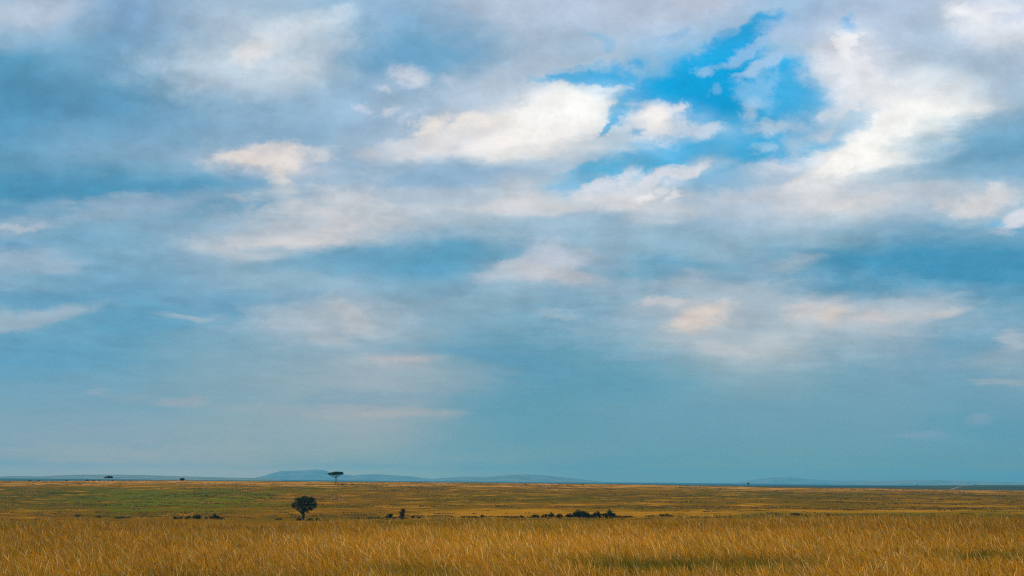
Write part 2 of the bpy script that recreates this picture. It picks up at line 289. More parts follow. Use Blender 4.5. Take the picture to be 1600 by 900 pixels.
# ------------------------------------------------------------------ the lie of the land
XS = np.array([-400, 0, 320, 640, 960, 1280, 1600, 2000.])
def zat(x, y, d):
    return CAM[2] + ray(x, y)[2] * d
crest_y = [815, 815, 818, 816, 815, 810.5, 808.5, 808.5]
foot_y = [816, 816, 816, 814, 812, 808.5, 806, 806]
ridge_y = [751, 751, 750.8, 753, 756.4, 762.0, 766.5, 770]
Ds = [0, 30, 60, 66, 80, 120, 200, 340, 420, 600, 780, 900, 960, 1150, 1600, 3500, 4200, 6500, 60000]
tab = []
for i, x in enumerate(XS):
    zc = zat(x, crest_y[i], 62) - 0.86
    zf = zat(x, foot_y[i], 340)
    zr = zat(x, ridge_y[i], 900)
    sw = np.interp(x, [1000, 1280, 1600, 2000], [-14, zat(1280, 759.0, 3500), zat(1600, 758.0, 3500), 4.0])
    tab.append([0, zc * .4, zc, zc - .1, zc - 1.0, min(zc - 4.5, zf + 5), zf + 1.6, zf, zf + .08 * (zr - zf), zf + .42 * (zr - zf), zf + .82 * (zr - zf), zr, zr - .5, zr - 4.5, -11, sw, sw - 3, -14, -14])
tab = np.array(tab)
Dsm = np.array(Ds, float)

def interp2(xp, D):
    """height of the smooth land for arrays of bearing (as column) and depth"""
    xi = np.clip(xp, XS[0], XS[-1])
    k = np.clip(np.searchsorted(XS, xi) - 1, 0, len(XS) - 2)
    t = (xi - XS[k]) / (XS[k + 1] - XS[k]); t = t * t * (3 - 2 * t)
    j = np.clip(np.searchsorted(Dsm, D) - 1, 0, len(Ds) - 2)
    u = np.clip((D - Dsm[j]) / (Dsm[j + 1] - Dsm[j]), 0, 1)
    a = tab[k, j] * (1 - u) + tab[k, j + 1] * u
    b = tab[k + 1, j] * (1 - u) + tab[k + 1, j + 1] * u
    return a * (1 - t) + b * t

_rg = np.random.default_rng(5)
_waves = [(_rg.normal(size=2), _rg.uniform(0, 6.28)) for _ in range(10)]
def wob(x, y, L):
    """smooth wandering values in about -1..1 with features of size L"""
    s = 0
    for (v, ph) in _waves:
        s = s + np.sin((x * v[0] + y * v[1]) * (2.2 / L) + ph)
    return s / 5.0

def height(x, y):
    x = np.asarray(x, float); y = np.asarray(y, float)
    R = np.hypot(x, y); az = np.arctan2(x, y)
    azc = np.clip(az, -0.62, 0.62)
    D = R * np.cos(azc)
    xp = 800 + 1585 * np.tan(azc)
    z = 0
    for k in (0.95, 0.985, 1.015, 1.05):
        z = z + interp2(xp, D * k) * 0.25
    und = wob(x, y, 14) * 0.05 * np.clip((R - 6) / 10, 0, 1) + wob(x + 40, y, 90) * 0.25 * np.clip((R - 120) / 200, 0, 1) * np.clip((860 - R) / 200, 0, 1)
    und = und + wob(x, y - 7, 2000) * 1.5 * np.clip((R - 5000) / 5000, 0, 1)
    return z + und

def hz(x, y): return float(height(x, y))

def hit(px, py, d0=150.0, d1=4500.0):
    """where the sight line through a pixel meets the land beyond d0"""
    r = ray(px, py)
    d = d0 * (d1 / d0) ** np.linspace(0, 1, 4000)
    g = height(r[0] * d, d) - (CAM[2] + r[2] * d)
    i = np.argmax(g >= 0)
    if g[i] < 0: i = int(np.argmax(g))
    return r[0] * d[i], d[i], hz(r[0] * d[i], d[i])

# ------------------------------------------------------------------ object helpers
def mesh_np(name, V, Fq, mat, parent=None, smooth=False):
    me = bpy.data.meshes.new(name)
    V = np.asarray(V, np.float32); Fq = np.asarray(Fq, np.int32)
    n, k = Fq.shape
    me.vertices.add(len(V)); me.vertices.foreach_set('co', V.ravel())
    me.loops.add(n * k); me.loops.foreach_set('vertex_index', Fq.ravel())
    me.polygons.add(n); me.polygons.foreach_set('loop_start', np.arange(0, n * k, k, dtype=np.int32))
    me.polygons.foreach_set('loop_total', np.full(n, k, np.int32))
    me.update(calc_edges=True)
    if smooth: me.polygons.foreach_set('use_smooth', np.ones(n, bool))
    me.materials.append(mat)
    o = bpy.data.objects.new(name, me); COL.objects.link(o)
    if parent: o.parent = parent
    return o
def tag(o, label=None, cat=None, group=None, kind=None):
    if label: o['label'] = label
    if cat: o['category'] = cat
    if group: o['group'] = group
    if kind: o['kind'] = kind
    return o
def empty(name, loc):
    o = bpy.data.objects.new(name, None); COL.objects.link(o); o.location = loc; o.empty_display_size = 0.5; return o
def material(name):
    mt = bpy.data.materials.new(name); mt.use_nodes = True; mt.node_tree.nodes.clear()
    N = NT(mt.node_tree); out = N.n.new('ShaderNodeOutputMaterial')
    return mt, N, out
def leafy(name, c1, c2, scale=1.5, trans=0.35, tint=(1.5, 1.6, .6)):
    mt, N, out = material(name)
    t = N.n.new('ShaderNodeTexCoord'); nz = N.noise(t.outputs['Object'], scale, 3, .6)[0]
    c = N.mix(N.mr(nz, .35, .65), c1 + (1,), c2 + (1,))
    d = N.n.new('ShaderNodeBsdfDiffuse'); N.l.new(c, d.inputs[0])
    tr = N.n.new('ShaderNodeBsdfTranslucent'); N.l.new(N.mix(1.0, c, tint + (1,), 'MULTIPLY'), tr.inputs[0])
    mx = N.n.new('ShaderNodeMixShader'); mx.inputs[0].default_value = trans
    N.l.new(d.outputs[0], mx.inputs[1]); N.l.new(tr.outputs[0], mx.inputs[2]); N.l.new(mx.outputs[0], out.inputs[0])
    return mt
M_DARKLEAF = leafy('acacia_leaves', (.016, .030, .010), (.032, .050, .014), 1.2, .2)
M_BUSH = leafy('bush_leaves', (.022, .036, .012), (.045, .055, .018), 1.5, .25)
M_BROWN = leafy('dry_bush_leaves', (.055, .035, .018), (.10, .055, .03), 1.5, .25)
mt, N, out = material('bark'); b_ = N.n.new('ShaderNodeBsdfDiffuse')
t_ = N.n.new('ShaderNodeTexCoord')
N.l.new(N.mix(N.noise(t_.outputs['Object'], 5, 4, .6)[0], (.035, .025, .018, 1), (.075, .055, .04, 1)), b_.inputs[0]); N.l.new(b_.outputs[0], out.inputs[0]); M_BARK = mt
mt, N, out = material('stone'); b_ = N.n.new('ShaderNodeBsdfDiffuse')
t_ = N.n.new('ShaderNodeTexCoord')
N.l.new(N.mix(N.noise(t_.outputs['Object'], 3, 4, .6)[0], (.45, .40, .30, 1), (.65, .60, .48, 1)), b_.inputs[0]); N.l.new(b_.outputs[0], out.inputs[0]); M_STONE = mt

# ------------------------------------------------------------------ ground
def ground_material():
    mt, N, out = material('savanna_ground')
    geo = N.n.new('ShaderNodeNewGeometry'); pos = geo.outputs['Position']
    x, y, z = N.sep(pos)
    n1 = N.noise(pos, 0.010, 5, .6, 0.6)[0]; n2 = N.noise(N.vec('ADD', pos, (300, 80, 0)), 0.035, 5, .65, 0.4)[0]
    n3 = N.noise(pos, 0.35, 4, .7)[0]; n4 = N.noise(N.vec('ADD', pos, (30, 800, 0)), 0.006, 4, .6)[0]
    n5 = N.noise(N.vec('ADD', pos, (630, 10, 0)), 0.09, 4, .7, .5)[0]
    gold = (.30, .138, .008, 1); tan_ = (.38, .180, .040, 1); brown = (.150, .068, .004, 1); olive = (.098, .062, .002, 1); green = (.085, .096, .004, 1); dark = (.022, .018, .004, 1)
    c = N.mix(N.mr(n1, .40, .60, smooth=True), olive, brown)
    c = N.mix(N.mr(n2, .49, .66, smooth=True), c, gold)
    c = N.mix(N.math('MULTIPLY', N.mr(n5, .52, .60), .75), c, olive)
    # golden crown of the rise and the golden slope above the hollow
    bear = N.math('DIVIDE', x, N.math('MAXIMUM', y, 1.0))
    yw = N.math('ADD', y, N.math('MULTIPLY', N.math('SUBTRACT', n4, .5), 260.0))
    c = N.mix(N.math('MULTIPLY', N.mr(yw, 690, 800, smooth=True), N.mr(n2, .40, .56)), c, tan_)
    slope = N.math('MULTIPLY', N.math('MULTIPLY', N.mr(y, 345, 370), N.mr(y, 450, 405)), N.math('MULTIPLY', N.mr(bear, -.16, -.08), N.mr(n2, .38, .5)))
    c = N.mix(N.math('MULTIPLY', slope, .8), c, gold)
    # short green sward on the slope: one patch left of the round tree, thin ones elsewhere
    dxg = N.math('DIVIDE', N.math('ADD', bear, .345), .115); dyg = N.math('DIVIDE', N.math('SUBTRACT', y, 575.0), 125.0)
    rg = N.math('SQRT', N.math('ADD', N.math('MULTIPLY', dxg, dxg), N.math('MULTIPLY', dyg, dyg)))
    gm = N.mr(N.math('ADD', rg, N.math('MULTIPLY', N.math('SUBTRACT', n2, .5), 4.6)), 1.0, .70, smooth=True)
    c = N.mix(N.math('MULTIPLY', N.math('MULTIPLY', gm, .95), N.mr(n5, .66, .54)), c, green)
    lg = N.math('MULTIPLY', N.mr(bear, -.28, -.42), N.math('MULTIPLY', N.mr(n5, .42, .5), N.math('MULTIPLY', N.mr(y, 400, 460), N.mr(y, 720, 660))))
    c = N.mix(N.math('MULTIPLY', lg, .7), c, (.050, .055, .007, 1))
    mg = N.math('MULTIPLY', N.math('MULTIPLY', N.mr(n4, .46, .56), N.mr(n5, .45, .55)), N.math('MULTIPLY', N.mr(y, 500, 560), N.mr(y, 780, 700)))
    c = N.mix(N.math('MULTIPLY', mg, .75), c, (.042, .046, .007, 1))
    # green floor of the hollow on the right
    fl = N.math('MULTIPLY', N.mr(bear, .16, .26), N.math('MULTIPLY', N.mr(y, 405, 370), N.mr(n5, .42, .52)))
    c = N.mix(N.math('MULTIPLY', fl, .85), c, (.060, .070, .007, 1))
    c = N.mix(N.math('MULTIPLY', N.mr(n3, .60, .74), .30), c, dark)
    c = N.mix(N.math('MULTIPLY', N.mr(n3, .40, .28), .5), c, tan_)
    # bush country beyond the rise
    fw = N.noise(pos, 0.0016, 6, .6)[0]
    far = N.mix(N.mr(fw, .42, .58), (.014, .022, .014, 1), (.045, .050, .024, 1))
    c = N.mix(N.mr(y, 960, 1250), c, far)
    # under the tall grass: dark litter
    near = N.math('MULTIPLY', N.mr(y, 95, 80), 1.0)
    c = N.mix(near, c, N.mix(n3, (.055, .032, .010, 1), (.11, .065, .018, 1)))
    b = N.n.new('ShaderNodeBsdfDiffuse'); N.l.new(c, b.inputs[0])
    bm = N.n.new('ShaderNodeBump'); bm.inputs['Strength'].default_value = .6; bm.inputs['Distance'].default_value = .5
    N.l.new(n3, bm.inputs['Height']); N.l.new(bm.outputs[0], b.inputs['Normal'])
    N.l.new(b.outputs[0], out.inputs[0]); return mt

FAR = 18000.0
rr = np.concatenate([[0.5], np.geomspace(3, 50, 26), np.linspace(53, 130, 34), np.geomspace(136, 320, 24), np.linspace(326, 1000, 150), np.geomspace(1020, 4500, 60), np.geomspace(4800, FAR, 34)])
th = np.concatenate([np.linspace(-0.75, 0.75, 420), np.linspace(0.75, 2 * math.pi - 0.75, 90)[1:-1]])
RR, TH = np.meshgrid(rr, th, indexing='ij')
X = RR * np.sin(TH); Y = RR * np.cos(TH); Z = height(X, Y)
nt = len(th); ids = np.arange(RR.size).reshape(RR.shape)
a_ = ids[:-1, :]; b_i = ids[1:, :]
Fq = np.stack([a_, np.roll(a_, -1, 1), np.roll(b_i, -1, 1), b_i], -1).reshape(-1, 4)
V = np.stack([X, Y, Z], -1).reshape(-1, 3)
V = np.vstack([V, [[0, 0, hz(0.01, 0.01)]]]); c0 = len(V) - 1
fan = np.stack([np.full(nt, c0), np.roll(ids[0], -1), ids[0]], -1)
fan4 = np.concatenate([fan, fan[:, 2:3]], 1)
me_g = mesh_np('ground', V, Fq, ground_material(), smooth=True)
# close the middle with triangles in the same sheet
import bmesh
bm = bmesh.new(); bm.from_mesh(me_g.data); bm.verts.ensure_lookup_table()
for t in fan:
    f = bm.faces.new([bm.verts[int(q)] for q in t]); f.smooth = True
bmesh.ops.recalc_face_normals(bm, faces=bm.faces)
if bm.faces[0].normal.z < 0: bmesh.ops.reverse_faces(bm, faces=bm.faces)
bm.to_mesh(me_g.data); bm.free()
tag(me_g, kind='structure')

# ------------------------------------------------------------------ hills on the skyline
mt, N, out = material('hill_scrub'); b_ = N.n.new('ShaderNodeBsdfDiffuse')
g_ = N.n.new('ShaderNodeNewGeometry')
N.l.new(N.mix(N.mr(N.noise(g_.outputs['Position'], .004, 6, .6)[0], .4, .6), (.11, .115, .075, 1), (.20, .18, .12, 1)), b_.inputs[0]); N.l.new(b_.outputs[0], out.inputs[0]); M_HILL = mt
def hill(name, prof, dist, depth, ph):
    """a mound whose crest follows the listed bearings (column, crest row)"""
    px = np.array([p[0] for p in prof], float); py = np.array([p[1] for p in prof], float)
    n = 160; m_ = 14
    cols = np.linspace(px[0], px[-1], n); ys = np.interp(cols, px, py)
    k = np.exp(-np.linspace(-2, 2, 9) ** 2); k /= k.sum(); ysm = np.convolve(np.pad(ys, 4, mode='edge'), k, 'valid')
    rs = np.array([ray(c, r) for c, r in zip(cols, ysm)])
    crest = CAM[2] + rs[:, 2] * dist + 14
    V = []
    for j in range(m_ + 1):
        t = j / m_ * 2 - 1
        d = dist + depth * t * (1 + .15 * np.sin(cols * .03 + ph))
        w = np.cos(t * math.pi / 2) ** 0.9 if abs(t) < 1 else 0.0
        w = w * (1 - .10 * (1 - w) * np.sin(cols * .11 + j * .9 + ph))
        V.append(np.stack([rs[:, 0] * d, d, -16 + (crest) * w], -1))
    V = np.array(V).reshape(-1, 3); ids = np.arange(len(V)).reshape(m_ + 1, n)
    Fq = np.stack([ids[:-1, :-1], ids[:-1, 1:], ids[1:, 1:], ids[1:, :-1]], -1).reshape(-1, 4)
    return tag(mesh_np(name, V, Fq, M_HILL, smooth=True), kind='structure')
hill('hills', [(395, 747), (412, 743.5), (425, 739), (440, 735.5), (470, 735), (492, 733.2), (505, 734), (515, 737), (528, 740), (545, 742), (565, 744), (590, 748)], 15500, 1500, 0.3)
hill('hills', [(540, 746), (560, 741.5), (588, 740.5), (615, 742.5), (640, 744), (665, 747), (700, 750)], 14500, 1300, 1.3)
hill('hills', [(650, 750), (700, 746), (730, 744.2), (760, 745), (800, 741.5), (825, 741.0), (850, 742.3), (880, 745.5), (905, 748), (940, 752)], 13500, 1200, 2.3)
hill('hills', [(1140, 756), (1175, 749.5), (1205, 746), (1235, 745.5), (1262, 748.5), (1300, 750.5), (1345, 750.5), (1390, 756)], 16000, 1500, 3.3)
hill('hills', [(1290, 757), (1350, 752.3), (1400, 750.6), (1430, 749.9), (1480, 750.4), (1530, 751.5), (1580, 753), (1640, 753.5), (1700, 756)], 12500, 1200, 4.3)
hill('hills', [(-160, 748), (-60, 745), (0, 744), (35, 743), (60, 744.2), (85, 742.6), (120, 741.3), (190, 741.2), (240, 742.5), (300, 744.2), (350, 745.5), (410, 746.8), (440, 749)], 9000, 1400, 5.3)

# ------------------------------------------------------------------ haze
mt = bpy.data.materials.new('haze_air'); mt.use_nodes = True; mt.node_tree.nodes.clear()
N = NT(mt.node_tree); out = N.n.new('ShaderNodeOutputMaterial')
pv = N.n.new('ShaderNodeVolumePrincipled'); pv.inputs['Color'].default_value = HZ_COL + (1,); pv.inputs['Density'].default_value = HZ_DEN; pv.inputs['Anisotropy'].default_value = 0.0
N.l.new(pv.outputs[0], out.inputs['Volume'])
S = HZ_S; zb, zt = -24.0, HZ_TOP
Vh = [(x, y, z) for z in (zb, zt) for y in (-S, S) for x in (-S, S)]
Fh = [(0, 2, 3, 1), (4, 5, 7, 6), (0, 1, 5, 4), (2, 6, 7, 3), (0, 4, 6, 2), (1, 3, 7, 5)]
tag(mesh_np('haze', Vh, Fh, mt), kind='stuff')

# ------------------------------------------------------------------ grass
def blade_mat(name, trans):
    mt, N, out = material(name)
    at = N.n.new('ShaderNodeAttribute'); at.attribute_name = 'straw'
    d = N.n.new('ShaderNodeBsdfDiffuse'); N.l.new(at.outputs['Color'], d.inputs[0])
    tr = N.n.new('ShaderNodeBsdfTranslucent'); N.l.new(at.outputs['Color'], tr.inputs[0])
    gl = N.n.new('ShaderNodeBsdfGlossy'); gl.inputs['Roughness'].default_value = .45; gl.inputs['Color'].default_value = (.9, .8, .6, 1)
    mx = N.n.new('ShaderNodeMixShader'); mx.inputs[0].default_value = trans
    N.l.new(d.outputs[0], mx.inputs[1]); N.l.new(tr.outputs[0], mx.inputs[2])
    m2 = N.n.new('ShaderNodeMixShader'); m2.inputs[0].default_value = .035
    N.l.new(mx.outputs[0], m2.inputs[1]); N.l.new(gl.outputs[0], m2.inputs[2]); N.l.new(m2.outputs[0], out.inputs[0])
    return mt

def make_blades(name, bx, by, hgt, wid, leanx, leany, face, col_lo, col_hi, mat, prof, droop=0.35):
    """ribbon stems: one long mesh, each stem bends with the wind"""
    n = len(bx); L = len(prof)
    t = np.linspace(0, 1, L)
    bz = height(bx, by) - 0.02
    V = np.empty((n, L, 2, 3), np.float32)
    ca, sa = np.cos(face), np.sin(face)
    for k in range(L):
        s = t[k] ** 1.7
        cx = bx + leanx * hgt * s; cy = by + leany * hgt * s
        cz = bz + hgt * (t[k] - droop * (leanx ** 2 + leany ** 2) * s)
        w = wid * prof[k] * 0.5
        for q, sg in enumerate((-1, 1)):
            V[:, k, q, 0] = cx + sg * w * ca; V[:, k, q, 1] = cy + sg * w * sa; V[:, k, q, 2] = cz
    ids = np.arange(n * L * 2).reshape(n, L, 2)
    Fq = np.stack([ids[:, :-1, 0], ids[:, :-1, 1], ids[:, 1:, 1], ids[:, 1:, 0]], -1).reshape(-1, 4)
    o = mesh_np(name, V.reshape(-1, 3), Fq, mat)
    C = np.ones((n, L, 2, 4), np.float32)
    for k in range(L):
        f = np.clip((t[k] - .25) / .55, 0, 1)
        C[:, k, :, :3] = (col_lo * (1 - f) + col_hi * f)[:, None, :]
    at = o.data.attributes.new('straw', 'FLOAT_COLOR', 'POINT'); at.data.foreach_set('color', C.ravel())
    return o

G = np.random.default_rng(11)
NB = 460000
# tussocks first, stems around them
nt_ = 26000
u = G.random(nt_); r0, r1 = 13.0, 74.0
tr_ = (r0 ** 1.55 + u * (r1 ** 1.55 - r0 ** 1.55)) ** (1 / 1.55)
ta = G.uniform(-0.62, 0.62, nt_)
tx, ty = tr_ * np.sin(ta), tr_ * np.cos(ta)
k = G.integers(0, nt_, NB)
sp = 0.10 + 0.10 * G.random(NB) + tr_[k] * 0.002
gx = tx[k] + G.normal(0, 1, NB) * sp; gy = ty[k] + G.normal(0, 1, NB) * sp
loose = G.random(NB) < .3
uu = G.random(NB); rl = (r0 ** 1.55 + uu * (r1 ** 1.55 - r0 ** 1.55)) ** (1 / 1.55); al = G.uniform(-.62, .62, NB)
gx = np.where(loose, rl * np.sin(al), gx); gy = np.where(loose, rl * np.cos(al), gy)
gr = np.hypot(gx, gy)
patch = wob(gx * 1.0 + 11, gy * .55 + 3, 6.0); patch2 = wob(gx + 51, gy * .6 - 9, 2.2); patch3 = wob(gx - 70, gy * .5, 15.0)
# greener, lower places
gxs = gx / np.maximum(gy, 1)
hollow = np.exp(-(((gxs - .150) / .075) ** 2 + ((gy - 33.5) / 2.6) ** 2)) + .8 * np.exp(-(((gxs - .255) / .05) ** 2 + ((gy - 33.0) / 2.2) ** 2)) \
    + .7 * np.exp(-(((gxs - .47) / .05) ** 2 + ((gy - 35.5) / 2.5) ** 2)) + .6 * np.exp(-(((gxs + .30) / .06) ** 2 + ((gy - 28.5) / 2) ** 2)) + .6 * np.exp(-(((gxs + .08) / .05) ** 2 + ((gy - 30.5) / 2) ** 2)) \
    + .5 * np.exp(-(((gxs + .19) / .03) ** 2 + ((gy - 29) / 1.5) ** 2))
greenness = np.clip(hollow * 1.1 + np.clip(patch - .25, 0, 1) * .7 + np.clip(-(gr - 38) / 40, 0, 1) * .25 + patch2 * .10, 0, 1)
hg = G.normal(.80, .13, NB) * (1 + .10 * patch2 + .08 * patch) * (1 - .38 * np.clip(hollow, 0, 1))
tall = G.random(NB) < .10; hg = np.where(tall, hg * G.uniform(1.12, 1.35, NB), hg)
low = G.random(NB) < .30; hg = np.where(low, hg * G.uniform(.4, .75, NB), hg)
hg = hg * (1 + np.clip((gr - 45) / 12, 0, 1) * (.22 * patch2 + .12 * patch3)); hg = np.clip(hg, .15, 1.35)
wind = .55 + .18 * patch2 + .12 * patch3
lx = -wind * G.uniform(.25, 1.25, NB) + G.normal(0, .28, NB); ly = G.normal(-.05, .25, NB)
flop = G.random(NB) < .05; lx = np.where(flop, lx + G.normal(-.4, .5, NB), lx)
wd = (.0055 + .00020 * gr) * G.uniform(.7, 1.5, NB)
fc = G.normal(0, .7, NB)
gold = np.array([.68, .325, .020]); pale = np.array([.90, .55, .18]); rust = np.array([.44, .165, .008]); grn = np.array([.115, .112, .008]); dk = np.array([.10, .055, .012]); yel = np.array([.36, .24, .010])
w = G.random(NB)[:, None]; w2 = G.random(NB)[:, None]; w3 = G.random(NB)[:, None]
hi = gold * (1 - w) + rust * w
hi = np.where(w2 < .16, pale * (.7 + .3 * w), hi); hi = np.where(w2 > .86, yel, hi)
tone = (1 + .26 * patch3 + .16 * patch - .22 * np.clip((gr - 50) / 10, 0, 1))[:, None]; hi = hi * np.clip(tone, .55, 1.5)  # patchy tone, plus a cloud shadow painted into the stems near the crest
gk = np.clip(greenness[:, None] * 1.15 + (w3 - .5) * .5, 0, 1)
gk = np.where(greenness[:, None] > .06, gk, gk * .35)
hi = hi * (1 - gk) + (grn * (.6 + .9 * w)) * gk
lo = hi * .13 + grn * .09  # greener bases, darkened further so the colour carries shade between stems
M_BL = blade_mat('dry_grass_stems', .42)
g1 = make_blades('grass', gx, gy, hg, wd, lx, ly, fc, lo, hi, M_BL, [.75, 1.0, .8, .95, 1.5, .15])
tag(g1, 'tall golden dry grass covering the nearest field', kind='stuff')

# shorter tufts scattered over the slope beyond the hollow
NM = 70000
u = G.random(NM); md = (120 ** 1.2 + u * (965 ** 1.2 - 120 ** 1.2)) ** (1 / 1.2)
ma = G.uniform(-.60, .60, NM)
# keep to wandering bands
mx_, my_ = md * np.tan(ma), md
band = wob(mx_ * .35, my_, 26) + .6 * wob(mx_ * .5 + 400, my_, 9)
keep = (band + G.normal(0, .40, NM) > .35)
mx_, my_, md = mx_[keep], my_[keep], md[keep]; nm = len(mx_)
q = 6
bx = np.repeat(mx_, q) + G.normal(0, 1.1, nm * q); by = np.repeat(my_, q) + G.normal(0, .35, nm * q)
hh = np.repeat(G.uniform(.14, .42, nm), q) * G.uniform(.7, 1.2, nm * q)
wv_ = np.repeat(G.uniform(.25, .6, nm), q)
pal = np.array([[.29, .15, .010], [.14, .080, .006], [.38, .20, .03], [.10, .085, .004], [.055, .042, .004], [.20, .12, .008]])
pc = np.repeat(G.choice(6, nm, p=[.28, .22, .12, .20, .06, .12]), q)
dxg = (mx_ / my_ + .345) / .115; dyg = (my_ - 575) / 125
ing = np.repeat((dxg ** 2 + dyg ** 2) < 1.0, q)
pc = np.where(ing & (G.random(nm * q) < .8), G.choice([3, 4], nm * q, p=[.75, .25]), pc)
far_gold = np.repeat(my_ > 800, q); pc = np.where(far_gold & (G.random(nm * q) < .6), 2, pc)
cc = pal[pc]
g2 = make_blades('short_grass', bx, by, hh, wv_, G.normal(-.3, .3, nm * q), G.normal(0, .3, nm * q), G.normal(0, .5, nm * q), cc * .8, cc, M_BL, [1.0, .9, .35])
tag(g2, 'short tussock grass scattered over the far slope', kind='stuff')

# ------------------------------------------------------------------ woody plants
def tube_chain(pts, rads, sides=7):
    V, Fs = [], []
    for i, (p, r) in enumerate(zip(pts, rads)):
        p = np.array(p, float)
        d = np.array(pts[min(i + 1, len(pts) - 1)], float) - np.array(pts[max(i - 1, 0)], float); d /= np.linalg.norm(d) + 1e-9
        a = np.cross(d, [0.3, 1, 0.1]); a /= np.linalg.norm(a); b = np.cross(d, a)
        for k in range(sides):
            t = 2 * math.pi * k / sides
            V.append(p + r * (math.cos(t) * a + math.sin(t) * b) * (1 + .12 * math.sin(3 * t + i)))
    for i in range(len(pts) - 1):
        for k in range(sides):
            a0, a1 = i * sides + k, i * sides + (k + 1) % sides
            Fs.append((a0, a1, a1 + sides, a0 + sides))
    return V, Fs
class Wood:
    def __init__(s): s.V = []; s.F = []
    def add(s, pts, rads, sides=7):
        v, f = tube_chain(pts, rads, sides); o = len(s.V)
        s.V += v; s.F += [tuple(i + o for i in q) for q in f]
    def build(s, name, mat, parent): return mesh_np(name, s.V, s.F, mat, parent, smooth=True)

def leaves(name, lobes, n, size, mat, parent, seed, shell=.55):
    """many leaf-sized faces spread through the lobes (x, y, z, rx, ry, rz, weight), with gaps"""
    g = np.random.default_rng(seed)
    lobes = np.array(lobes, float)
    vol = lobes[:, 3] * lobes[:, 4] * lobes[:, 5] * lobes[:, 6]
    # sprays inside every lobe
    nc = max(10, n // 16)
    li = g.choice(len(lobes), nc, p=vol / vol.sum())
    d = g.normal(size=(nc, 3)); d /= np.linalg.norm(d, axis=1)[:, None]
    rr_ = (shell + (1 - shell) * g.random(nc)) * g.random(nc) ** .22
    cen = lobes[li, :3] + d * rr_[:, None] * lobes[li, 3:6]
    ci = g.integers(0, nc, n)
    spread = size * 1.5
    P_ = cen[ci] + g.normal(size=(n, 3)) * spread * np.array([1, 1, .55])
    a = g.normal(size=(n, 3)); a /= np.linalg.norm(a, axis=1)[:, None]
    b = np.cross(a, g.normal(size=(n, 3))); b /= np.linalg.norm(b, axis=1)[:, None]
    sz = size * g.uniform(.5, 1.2, n)[:, None]
    V = np.stack([P_ - a * sz, P_ - b * sz * .5, P_ + a * sz, P_ + b * sz * .5], 1).reshape(-1, 3)
    F_ = np.arange(n * 4).reshape(n, 4)
    return mesh_np(name, V, F_, mat, parent), cen

# round-headed tree in the hollow
bx_, by_, bz_ = hit(473, 812.5, 230)
mpp = by_ / F                                  # metres for one photo pixel there
T = empty('round_crowned_tree', (bx_, by_, bz_ - .15))
tag(T, 'dark round-crowned tree standing alone in the hollow just behind the tall grass', 'tree')
lob = [(-12.5, 0, 24.5, 6.5, 6, 5, 1), (-6, 2, 29, 8, 7, 6, 1), (1, -2, 31.5, 9, 8, 6, 1), (9, 1, 30.5, 8.5, 8, 6.5, 1), (15, 0, 26, 6.5, 6, 7, 1), (3, 4, 25, 10, 8, 6, .8), (-3, -4, 24, 8, 7, 5.5, .8),
       (10, -2, 18.5, 6, 5, 3, 1.5), (0, 0, 17, 5.5, 5, 5, 2), (-7, 1, 19, 4, 4, 3, 1.5), (17, 1, 21, 4.5, 4, 5, 1.8), (-15, 0, 21.5, 5, 4, 3.6, 1.8), (-9, 2, 31, 6, 6, 4, 1), (13, -1, 31.5, 6, 6, 4, 1), (7, 0, 12.5, 2.8, 2, 1.8, 3), (-5, 0, 14, 2.4, 2, 2.5, 3), (12, 3, 15.5, 2, 2, 1.6, 3), (-1, 0, 11.5, 3, 2.5, 3, 3)]
lob = [tuple(v * mpp for v in L[:6]) + (L[6],) for L in lob]
leaves('crown', lob, 15000, .13, M_DARKLEAF, T, 3)
wd_ = Wood()
wd_.add([(0, 0, -.3), (.02, 0, .5), (.12, 0, 1.4), (.1, .05, 2.4), (0, 0, 3.3)], [.85, .60, .50, .42, .28], 10)
g = np.random.default_rng(2)
for L in lob[:12]:
    c = np.array(L[:3]); st = np.array([.1, 0, g.uniform(1.5, 3.0)]); mid = (st + c) / 2 + g.normal(0, .2, 3)
    wd_.add([st, mid, c], [.20, .12, .05]);
    for _ in range(3):
        e = c + g.normal(size=3) * np.array(L[3:6]) * .5; wd_.add([mid, (mid + e) / 2 + g.normal(0, .1, 3), e], [.09, .05, .02], 5)
wd_.build('trunk', M_BARK, T)

